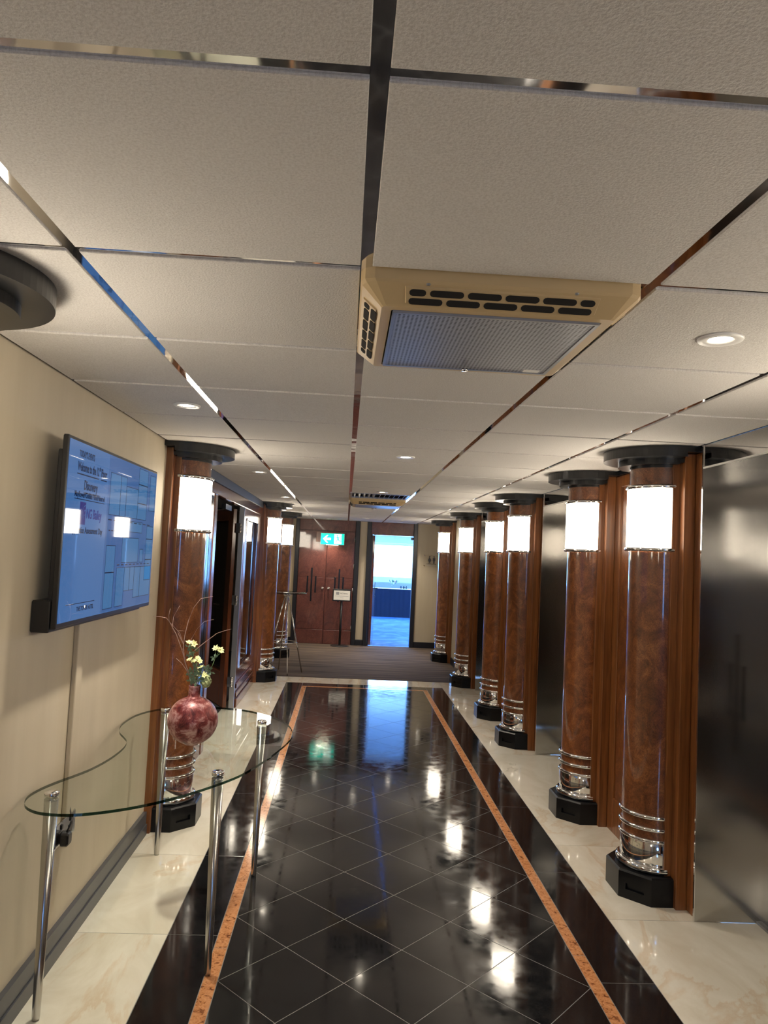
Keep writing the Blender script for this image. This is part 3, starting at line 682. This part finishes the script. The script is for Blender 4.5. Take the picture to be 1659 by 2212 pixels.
for k in range(11):
    x = -.25+.05*k; s = -1 if k < 5 else 1
    obj('louvre', MB().add([(x, -.285, 2.264), (x+.004, -.285, 2.264), (x+s*.018+.004, -.285, 2.288), (x+s*.018, -.285, 2.288), (x, .275, 2.264), (x+.004, .275, 2.264), (x+s*.018+.004, .275, 2.288), (x+s*.018, .275, 2.288)],
        [(0, 1, 2, 3), (4, 7, 6, 5), (0, 4, 5, 1), (1, 5, 6, 2), (2, 6, 7, 3), (3, 7, 4, 0)]), 'galv', vg)
sd = thing('smoke_detector', 'white round smoke detector hanging from the ceiling past the distant cassette', 'smoke detector', (.30, 8.93, ZC))
obj('base', MB().lathe([(.052, 0), (.052, -.018), (.040, -.026)], n=24), 'white_plastic', sd)
obj('sensor_head', MB().lathe([(.040, -.026), (.040, -.040), (.022, -.044), (.022, -.058), (.014, -.066), (0, -.066)], n=24), 'white_plastic', sd)

# ================================================================ WALL SCREEN
tv = thing('wall_screen', 'large flat wall-mounted display with a blue events page and floor plan', 'screen', (-1.0, 3.28, 1.685))
W2, H2 = .617, .345
def tvb(n, m_, x0, x1, y0, y1, z0, z1, ch=.003, ax='x', par=None): return obj(n, MB().cbox(x0, x1, y0, y1, z0, z1, ch, ax), m_, par or tv)
tvb('bezel', 'black_plastic', -.020, 0, -W2, W2, -H2, H2)
tvb('rear_housing', 'black_plastic', -.045, -.020, -W2+.03, W2-.03, -H2+.01, H2-.05)
tvb('speaker_box', 'black_plastic', -.083, -.020, -W2-.01, W2-.1, -H2-.012, -H2+.10)
tvb('wall_bracket', 'galv', -.084, -.045, -.2, .2, -.15, .15)
sc = obj('display', MB().box(.0, .0012, -W2+.012, W2-.012, -H2+.018, H2-.012), 'screen', tv)
MY = frame_m
def tvt(s, y, z, size, wide=None, m_='screen_ink', align='LEFT', ul=False, wscale=1.0):
    o = text(s, size, Matrix.Identity(4), m_, sc, 'screen_lettering', .0002, align, bold=.022)
    xs = [v_.co.x for v_ in o.data.vertices]; x0, x1 = min(xs), max(xs); k = (wide/(x1-x0)) if wide else 1
    o.data.transform(Matrix.Translation((-x0, 0, 0))); o.data.transform(Matrix.Diagonal((k, 1, 1, 1)))
    o.data.transform(frame_m((.0016, y-3.28, z-1.685), (0, 1, 0), (0, 0, 1)))
    if ul: obj('screen_underline', MB().box(.0012, .0018, y-3.28, y-3.28+(wide or (x1-x0)), z-1.685-size*.62, z-1.685-size*.53), m_, sc)
# left column of the page: measured positions on the glass
tvt("TODAY'S EVENTS", 2.775, 1.976, .034, .165)
tvt('Welcome to the 12', 2.765, 1.928, .046, .235, ul=True); tvt('th', 3.004, 1.942, .024, .018); tvt('Floor', 3.028, 1.928, .046, .07, ul=True)
tvt('Discovery', 2.845, 1.863, .050, .15, ul=True)
tvt('Mayflower/Golden Hind/Nimrod', 2.752, 1.826, .030, .335, ul=True)
tvt('NG Bailey', 2.888, 1.757, .052, .175, 'screen_logo')
tvt('Apprentice Assessment Day', 2.735, 1.693, .034, .35)
tvt('THE TOWER HOTEL', 2.852, 1.396, .024, .185)
obj('screen_rule', MB().box(.0012, .0018, 2.74-3.28, 3.045-3.28, 1.417-1.685, 1.4195-1.685), 'screen_ink', sc)
lg = obj('screen_logo', MB().box(.0012, .0016, 2.815-3.28, 2.878-3.28, 1.715-1.685, 1.80-1.685), 'screen_logo', sc)
fg = MB()
for k in range(4):
    r = .012+.011*k
    pts = [(.0018, 2.872-3.28-r*math.cos(a), 1.735+.012*k*.3-1.685+r*1.3*math.sin(a)) for a in [PI*.5*i/6 for i in range(7)]]
    for a, b_ in zip(pts, pts[1:]): fg.add([(a[0], a[1], a[2]), (b_[0], b_[1], b_[2]), (b_[0], b_[1]+.003, b_[2]+.004), (a[0], a[1]+.003, a[2]+.004)], [(0, 1, 2, 3)])
obj('logo_lines', fg, 'screen_pale', sc)
# floor plan on the right half (u across 0..1 from 3.16 to 3.88, v up 0..1 from 1.37 to 2.02)
obj('plan_ground', MB().box(.0011, .0014, 3.125-3.28, 3.885-3.28, 1.362-1.685, 2.017-1.685), 'screen_dark', sc)
def uv(u, v_): return 3.15-3.28+.72*u, 1.372-1.685+.64*v_
rooms = [(0, .62, .2, .90), (.2, .62, .32, .90), (.32, .62, .58, .84), (.58, .88, .80, 1.0), (.58, .74, .80, .88), (.58, .62, .80, .74), (.86, .70, 1., .98), (.84, .48, 1., .58), (.84, .32, 1., .48),
         (.84, .16, 1., .32), (0, .24, .17, .42), (0, 0, .17, .24), (.22, 0, .38, .27), (.38, .10, .50, .27), (.50, .10, .60, .27), (.60, .04, .74, .27), (.74, .04, 1., .27), (.30, .30, .66, .48), (.70, .30, .78, .40), (.32, .52, .72, .60)]
rp = MB(); rl = MB()
for u0, v0, u1, v1 in rooms:
    a, b_ = uv(u0, v0); c2, d2_ = uv(u1, v1); rp.box(.0013, .0016, a, c2, b_, d2_)
    for q in ((a, c2, b_, b_+.0022), (a, c2, d2_-.0022, d2_), (a, a+.0022, b_, d2_), (c2-.0022, c2, b_, d2_)): rl.box(.0015, .0019, *q)
obj('plan_rooms', rp, 'screen_pale', sc); obj('plan_lines', rl, 'screen_ink', sc)
rd = MB()                                            # dashed corridor walls of the plan
for k in range(9):
    a, b_ = uv(.0+.105*k, .585); rd.box(.0015, .0019, a, a+.048, b_, b_+.004)
    a, b_ = uv(.22+.085*k, .285); rd.box(.0015, .0019, a, a+.036, b_, b_+.004)
for k in range(6):
    a, b_ = uv(.0, .50+.0*k); rd.box(.0015, .0019, *[v+.0 for v in (uv(.02+.05*k, .515)[0], uv(.02+.05*k, .515)[0]+.022)], uv(0, .515)[1], uv(0, .515)[1]+.004)
obj('plan_dashes', rd, 'screen_ink', sc)['kind'] = 'stuff'
# conduit and power socket under the screen
tag(obj('cable_trunking', MB().cbox(XL, XL+.020, 3.092, 3.165, .545, 1.60, .003), 'wall'), 'cream cable trunking running down the wall under the screen', 'cable cover')
so = thing('power_socket', 'chrome double power socket on the left wall below the glass table', 'socket', (XL, 3.13, .49))
obj('face_plate', MB().cbox(0, .009, -.105, .105, -.047, .047, .003, 'x'), 'chrome', so)
for y in (-.05, .05): obj('outlet', MB().box(.009, .0105, y-.022, y+.022, -.03, .005), 'black_plastic', so); obj('switch', MB().cbox(.009, .014, y-.008, y+.008, .015, .035, .002, 'x'), 'black_plastic', so)
pg = thing('power_plug', 'black plug and cable in the wall socket below the glass table', 'plug', (XL+.0106, 3.08, .475))
obj('plug_body', MB().cbox(0, .035, -.024, .024, -.03, .022, .006, 'x'), 'black_plastic', pg)
obj('cable', MB().tube([(.02, 0, .02), (.03, .01, .05), (.028, .03, .075), (.018, .045, .06), (.012, .05, .085), (.006, .055, .10)], .0035, 8), 'black_plastic', pg)

# ================================================================ GLASS TABLE
OUT = [(-1.063,2.690),(-1.040,2.612),(-.995,2.560),(-.938,2.534),(-.849,2.533),(-.744,2.577),(-.642,2.650),(-.539,2.759),(-.433,2.910),(-.361,3.050),(-.295,3.259),(-.249,3.448),(-.222,3.60),(-.218,3.72),(-.249,3.884),(-.329,4.043),(-.443,4.165),(-.554,4.235),(-.712,4.262),(-.86,4.235),(-.985,4.155),(-1.052,4.02),(-1.068,3.86),(-1.060,3.738),(-1.030,3.631),(-.985,3.545),(-.950,3.47),(-.932,3.36),(-.937,3.195),(-.962,3.045),(-.997,2.943),(-1.030,2.862),(-1.056,2.775)]
def smooth(P, k=4):
    out = []; n = len(P)
    for i in range(n):
        a, b_, c2, d2_ = (Vector(P[(i+j-1) % n]) for j in range(4))
        for s in range(k):
            t_ = s/k; out.append(tuple(.5*((2*b_)+(-a+c2)*t_+(2*a-5*b_+4*c2-d2_)*t_*t_+(-a+3*b_-3*c2+d2_)*t_**3)))
    return out
gt_ = thing('glass_table', 'kidney-shaped clear glass console table on four tapered chrome legs by the left wall', 'table', (-.65, 3.4, 0))
op = [(x+.65, y-3.4) for x, y in smooth(OUT)]
obj('glass_top', MB().prism(op, .750, .760, mi=0, side=1), ['glass', 'glass_edge'], gt_)
for (x, y, tx, ty) in ((-.988, 2.709, -.985, 2.70), (-.456, 3.002, -.460, 3.0), (-.932, 4.123, -.932, 4.118), (-.388, 3.894, -.390, 3.905)):
    mb = MB().tube([(x+.65, y-3.4, 0), (x+.65, y-3.4, .012), (tx+.65, ty-3.4, .7495)], [.012, .0135, .0235], 20)
    lg_ = obj('leg', mb, 'leg', gt_)
    obj('leg_cap', MB().lathe([(.0, .7605), (.0235, .7605), (.0245, .763), (.0245, .773), (.022, .776), (0, .776)], (tx+.65, ty-3.4, 0), 20, caps=False), 'chrome', lg_)

# ================================================================ VASE WITH TWIGS AND FLOWERS
VX, VY = -.656, 3.45
vs_ = thing('round_vase', 'round mottled rose-copper vase with a narrow neck on the glass table', 'vase', (VX, VY, .7605))
prof = [(.0, 0), (.030, .0)]+[(.112*math.sin(a), .108-.108*math.cos(a)) for a in [.30+(PI-.58)*i/22 for i in range(23)]]
prof += [(.0265, .222), (.0262, .255), (.0275, .263), (.0235, .263), (.0225, .222), (.022, .19)]
obj('body', MB().lathe(prof, n=40, caps=False), 'vase', vs_)
TW = {'A': [[-0.0125, 0.0, .99], [-0.0185, -0.0041, 1.0476], [-0.0382, -0.0143, 1.1008], [-0.0625, -0.0214, 1.1797], [-0.0917, -0.0286, 1.2529], [-0.125, -0.0357, 1.3101], [-0.1276, -0.0429, 1.3369], [-0.1202, -0.05, 1.3692]],
'A1': [[-0.125, -0.0357, 1.3101], [-0.1363, -0.05, 1.3266], [-0.1624, -0.06, 1.3322], [-0.1908, -0.07, 1.3331]],
'A2': [[-0.0917, -0.0286, 1.2529], [-0.1131, -.02, 1.2808], [-0.1134, -.01, 1.3286], [-0.1019, 0.0, 1.3557], [-0.0902, 0.0, 1.3802]],
'A3': [[-0.0625, -.0214, 1.1797], [-0.0568, -0.02, 1.202], [-0.0786, -0.02, 1.2589], [-0.1012, -0.03, 1.2843], [-0.125, -0.0357, 1.3095]],
'B': [[-0.006, 0.006, .99], [-0.0195, 0.007, 1.0453], [-0.0556, 0.01, 1.1282], [-0.0662, 0.015, 1.1961], [-0.0625, 0.02, 1.2489], [-0.0516, 0.025, 1.3131], [-0.0322, 0.03, 1.3725], [-0.0036, 0.035, 1.4138], [0.0512, 0.04, 1.4268]],
'B1': [[-0.0662, 0.015, 1.205], [-0.0928, 0.03, 1.2445], [-0.102, 0.035, 1.2629], [-0.0671, 0.04, 1.2617]],
'B2': [[-0.0556, 0.01, 1.1282], [-0.0321, 0.015, 1.2288], [-0.0084, 0.02, 1.2779], [0.0215, 0.02, 1.3112], [0.0636, 0.02, 1.3227]],
'C': [[0.004, -.004, .99], [-0.0107, -0.005, 1.0948], [-0.0147, -0.01, 1.1748], [0.0337, -0.015, 1.2196], [0.0899, -0.02, 1.2648], [0.1217, -0.025, 1.2772], [0.1536, -0.03, 1.2869]],
'D': [[-0.0159, 0.004, .99], [-0.0200, 0.004, 1.04], [-0.0404, 0.0, 1.0879], [-0.0662, 0.0, 1.1212], [-0.0912, 0.0, 1.1414]]}
for ks, lab in ((('A', 'A1', 'A2', 'A3'), 'forked bare brown twig leaning left out of the rose vase'), (('B', 'B1', 'B2'), 'tall bare brown twig curving up to the right from the rose vase'),
                (('C',), 'bare brown twig reaching far right out of the rose vase'), (('D',), 'short bare brown twig low on the left of the rose vase')):
    root = None
    for k in ks:
        P_ = [(x, y, z-.7605) for x, y, z in TW[k]]; n = len(P_); r0 = .0028 if len(k) == 1 else .0018
        mb = MB().tube(P_, [r0*(1-.65*i/(n-1)) for i in range(n)], 6)
        if root is None:
            root = thing('twig', lab, 'twig', (VX, VY, .7605), group='bare twigs in the rose vase'); obj('stalk', mb, 'twig', root)
        else: obj('side_shoot', mb, 'twig', root)
rf = random.Random(5)
def flower(mb, p, r, n=6):
    ax = Vector((rf.uniform(-.5, .5), rf.uniform(-1, -.2), rf.uniform(.3, 1))).normalized(); a = ax.orthogonal().normalized(); b_ = ax.cross(a); p = Vector(p)
    for lay in (1, .65):
        for k in range(n):
            t_ = 2*PI*(k+(.5 if lay < 1 else 0))/n
            d_ = a*math.cos(t_)+b_*math.sin(t_); e = a*math.cos(t_+PI/2)+b_*math.sin(t_+PI/2); L = r*lay*rf.uniform(.85, 1.15)
            mb.add([p, p+d_*L*.6+e*L*.28+ax*L*.25, p+d_*L+ax*L*(.55 if lay < 1 else .3), p+d_*L*.6-e*L*.28+ax*L*.25], [(0, 1, 2, 3)])
    mb.ball(p+ax*r*.1, r*.28, 6)
FL = [[-0.0315, -0.03, 1.217], [-0.0147, 0.0, 1.2104], [-0.0363, 0.03, 1.1322], [-0.007, -0.015, 1.1334], [0.0112, 0.015, 1.1298], [0.0113, -0.03, 1.1488], [0.0219, 0.0, 1.1047], [0.008, 0.03, 1.0717], [0.043, -0.015, 1.074], [-0.0062, -.005, 1.0450], [0.0884, -0.03, 1.1969], [0.104, 0.0, 1.1874], [0.1036, 0.03, 1.1721]]
sprays = [('tallest spray of pale yellow flowers in the rose vase', [0, 1], (-.022, -.01, 1.175)), ('middle spray of four pale yellow flowers in the rose vase', [2, 3, 4, 5], (-.005, 0, 1.10)),
          ('low cluster of pale yellow flowers over the vase rim', [6, 7, 8, 9], (.008, 0, 1.04)), ('pale yellow flower spray leaning right away from the vase', [10, 11, 12], (.083, -.005, 1.145))]
LV = {0: [[-.028, -.01, 1.16], [-.012, .005, 1.185], [-0.0218, -0.01, 1.1748], [-0.0381, -0.01, 1.1943]], 1: [[.012, -.02, 1.095], [-.01, -.02, 1.075], [.02, .01, 1.085], [0.0022, -0.01, 1.1105], [-.02, .01, 1.09]], 2: [[.03, -.025, 1.055], [-.002, -.03, 1.05], [.015, -.03, 1.08], [-.018, -.02, 1.045], [-0.0249, -0.01, 1.0818], [0.0067, -0.02, 1.0405], [.02, -.02, 1.06], [-.01, -.015, 1.065]], 3: [[0.058, -0.01, 1.1001], [0.0713, -0.01, 1.0881], [0.0477, -0.01, 1.1047], [0.0825, -0.01, 1.1538]]}
for si, (lab, ids, hub) in enumerate(sprays):
    t_ = thing('flower_spray', lab, 'flower', (VX, VY, .7605), group='yellow flower sprays in the rose vase')
    z = lambda p: (p[0], p[1], p[2]-.7605)
    st = MB().tube([z((.002*si-.003, .003*si-.004, .99)), z((.006 if si != 3 else .018, -.002, 1.045)), z(((hub[0]+.01)/2+(.02 if si == 3 else 0), hub[1]/2, (1.045+hub[2])/2)), z(hub)], [.0018, .0018, .0015, .0013], 6)
    for i in ids: st.tube([z(hub), z(((hub[0]+FL[i][0])/2, (hub[1]+FL[i][1])/2-.002, (hub[2]+FL[i][2])/2+.003)), z(FL[i])], .0010, 5)
    obj('stem', st, 'stem', t_)
    for i in ids: mb = MB(); flower(mb, z(FL[i]), .0175); obj('blossom', mb, 'petal', t_)
    for p in LV[si]:
        mb = MB(); p = Vector(z(p))
        for q in range(5):
            a = rf.uniform(0, 2*PI); d_ = Vector((math.cos(a), rf.uniform(-.4, .4), math.sin(a)*.7)).normalized(); e = d_.cross(Vector((0, 1, .3))).normalized(); L = .021
            mb.add([p, p+d_*L*.5+e*L*.26, p+d_*L, p+d_*L*.5-e*L*.26], [(0, 1, 2, 3)])
        obj('leaf', mb, 'leaf', t_)
rs = thing('green_bloom', 'large pale green round bloom drooping over the right of the vase rim', 'flower', (VX, VY, .7605))
hc = Vector((.0478, 0, .283)); mb = MB()
for k in range(46):
    t_ = math.acos(1-2*(k+.5)/46); a = k*2.4; n_ = Vector((math.sin(t_)*math.cos(a), math.sin(t_)*math.sin(a), math.cos(t_))); r = .0225*rf.uniform(.8, 1.05); p = hc+Vector((n_.x*r, n_.y*r, n_.z*r*1.35))
    u = n_.orthogonal().normalized(); v_ = n_.cross(u); s_ = .0105
    mb.add([p-u*s_, p-v_*s_*.8+n_*.003, p+u*s_, p+v_*s_*.8+n_*.003, p+n_*.004], [(0, 1, 4), (1, 2, 4), (2, 3, 4), (3, 0, 4)])
obj('petals', mb, 'rose', rs); obj('core', MB().ball(hc, .017, 12, sq=(1, 1, 1.35)), 'rose', rs)
obj('stem', MB().tube([(.006, .006, .232), (.012, .006, .272), (.025, .004, .295), (.042, 0, .290)], .0018, 6), 'stem', rs)

# ================================================================ END OF CORRIDOR OBJECTS
ht = thing('high_table', 'tall round poseur table with thin chrome legs on the brown carpet', 'table', (-.78, 10.25, .004))
obj('table_top', MB().lathe([(0, 1.075), (.262, 1.075), (.268, 1.081), (.268, 1.087), (.262, 1.093), (0, 1.093)], n=40, caps=False), 'pane', ht)
obj('hub', MB().lathe([(.0, 1.03), (.03, 1.03), (.045, 1.05), (.045, 1.0745), (0, 1.0745)], n=16, caps=False), 'chrome', ht)
th = math.atan2(-.25, .08)
for k in range(4):
    a = th+k*PI/2; obj('leg', MB().tube([(.265*math.cos(a), .265*math.sin(a), 0), (.02*math.cos(a), .02*math.sin(a), 1.05)], .0085, 10), 'chrome', ht)
obj('foot_ring', MB().tube([(.172*math.cos(2*PI*i/32), .172*math.sin(2*PI*i/32), .415) for i in range(32)], .007, 8, closed=True), 'chrome', ht)
ss = thing('sign_stand', 'black floor stand holding a small landscape paper notice before the double doors', 'sign', (-.04, 13.42, .004))
obj('foot', MB().lathe([(.165, 0), (.165, .008), (.14, .016), (.03, .022)], n=32), 'black_plastic', ss)
obj('pole', MB().tube([(0, 0, .018), (0, 0, .80)], .021, 16), 'black_plastic', ss)
bd = obj('board_frame', MB().cbox(-.165, .165, -.035, -.015, .80, 1.018, .004, 'y'), 'black_plastic', ss)
obj('notice', MB().box(-.145, .145, -.0375, -.0355, .822, .990), 'paper', bd)
text('NG Bailey', .034, frame_m((-.035, -.0382, .94), (1, 0, 0), (0, 0, 1)), 'ink', bd)
obj('notice_logo', MB().box(-.105, -.05, -.0382, -.0376, .915, .965).box(-.094, -.06, -.0386, -.0383, .925, .955), 'ink_grey', bd)
obj('notice_lines', MB().box(-.12, .12, -.0380, -.0376, .888, .893).box(-.03, .03, -.0380, -.0376, .858, .863), 'ink_grey', bd)

ex = thing('exit_sign', 'lit green exit sign with a white left arrow and running figure', 'sign', (-.261, YE-.03, 1.914))
obj('back_plate', MB().cbox(-.30, .10, .012, .034, -.06, .125, .003, 'y'), 'wood_dark', ex)
obj('housing', MB().cbox(-.217, .217, -.03, .012, -.105, .105, .004, 'y'), 'white_plastic', ex)
obj('green_face', MB().box(-.212, .212, -.0325, -.0302, -.10, .10), 'green', ex)
obj('white_panel', MB().box(.03, .165, -.0345, -.0325, -.085, .09), 'signwhite', ex)
def flat(poly, y0, y1, name, m_, par):
    n = len(poly); mb = MB().add([(x, y0, z) for x, z in poly]+[(x, y1, z) for x, z in poly], [tuple(range(n)), tuple(range(n, 2*n))[::-1]]+[(i, (i+1) % n, n+(i+1) % n, n+i) for i in range(n)]); return obj(name, mb, m_, par)
flat([(-.175, .0), (-.105, .07), (-.075, .07), (-.12, .02), (-.03, .02), (-.03, -.02), (-.12, -.02), (-.075, -.07), (-.105, -.07)], -.0345, -.0325, 'arrow', 'signwhite', ex)
mn = MB().ball((.085, -.0352, .060), .013, 10, sq=(1, .06, 1))
def limb(a, b_, w_):
    a, b_ = Vector((a[0], a[1])), Vector((b_[0], b_[1])); d_ = (b_-a).normalized(); n_ = Vector((-d_.y, d_.x))*w_
    q = [a+n_, b_+n_, b_-n_, a-n_]; mn.add([(p.x, -.0362, p.y) for p in q]+[(p.x, -.0346, p.y) for p in q], [(0, 1, 2, 3), (4, 7, 6, 5), (0, 4, 5, 1), (1, 5, 6, 2), (2, 6, 7, 3), (3, 7, 4, 0)])
for l_ in (((.09, .042), (.105, -.005), .011), ((.09, .035), (.062, .02), .005), ((.062, .02), (.05, .035), .005), ((.093, .038), (.12, .022), .005), ((.12, .022), (.13, .035), .005),
           ((.104, -.002), (.078, -.022), .007), ((.078, -.022), (.068, -.06), .006), ((.106, -.004), (.122, -.028), .007), ((.122, -.028), (.148, -.03), .006)): limb(*l_)
obj('running_figure', mn, 'green', ex); obj('doorway_symbol', MB().box(.150, .16, -.0358, -.0346, -.06, .075), 'green', ex)
obj('light_strip', MB().box(-.11, .11, -.028, -.006, -.112, -.1055), 'lightstrip', ex)
sl_ = bpy.data.lights.new('sign_glow', 'AREA'); sl_.size = .2; sl_.size_y = .02; sl_.shape = 'RECTANGLE'; sl_.energy = .6; sl_.color = (1, .93, .7)
so_ = bpy.data.objects.new('sign_glow', sl_); C.objects.link(so_); so_.parent = ex; so_.location = (0, -.017, -.114)

ts = thing('toilet_sign', 'clear wall sign with two black figures and an arrow line, beside the farthest right column', 'sign', (1.555, YE, 1.60))
obj('plate', MB().cbox(-.13, .13, -.022, -.016, -.11, .11, .002, 'y'), 'clear', ts)
for x in (-.115, .115):
    for z_ in (-.095, .095): obj('standoff', MB().tube([(x, 0, z_), (x, -.026, z_)], .008, 10), 'chrome', ts)
def person(cx, dress):
    mn_ = MB().ball((cx, -.0235, .072), .0125, 10, sq=(1, .06, 1)); obj('figure_head', mn_, 'ink', ts)
    if dress: P_ = [(-.008, .056), (.008, .056), (.032, .005), (.022, .0), (.014, .012), (.024, -.018), (.010, -.018), (.016, -.052), (.004, -.052), (0, -.02), (-.004, -.052), (-.016, -.052), (-.010, -.018), (-.024, -.018), (-.014, .012), (-.022, 0), (-.032, .005)]
    else: P_ = [(-.018, .056), (.018, .056), (.023, .045), (.023, .0), (.014, .0), (.013, -.052), (.002, -.052), (0, -.005), (-.002, -.052), (-.013, -.052), (-.014, .0), (-.023, 0), (-.023, .045)]
    flat([(cx+x, z_) for x, z_ in P_], -.0240, -.0225, 'figure_body', 'ink', ts)
person(-.018, True); person(.062, False)
flat([(-.075, -.056), (.085, -.056), (.085, -.050), (.10, -.060), (.085, -.070), (.085, -.064), (-.075, -.064)], -.0240, -.0225, 'arrow_line', 'ink', ts)
text('TOILETS', .038, frame_m((.012, -.0232, -.088), (1, 0, 0), (0, 0, 1)), 'ink_grey', ts, align='CENTER')
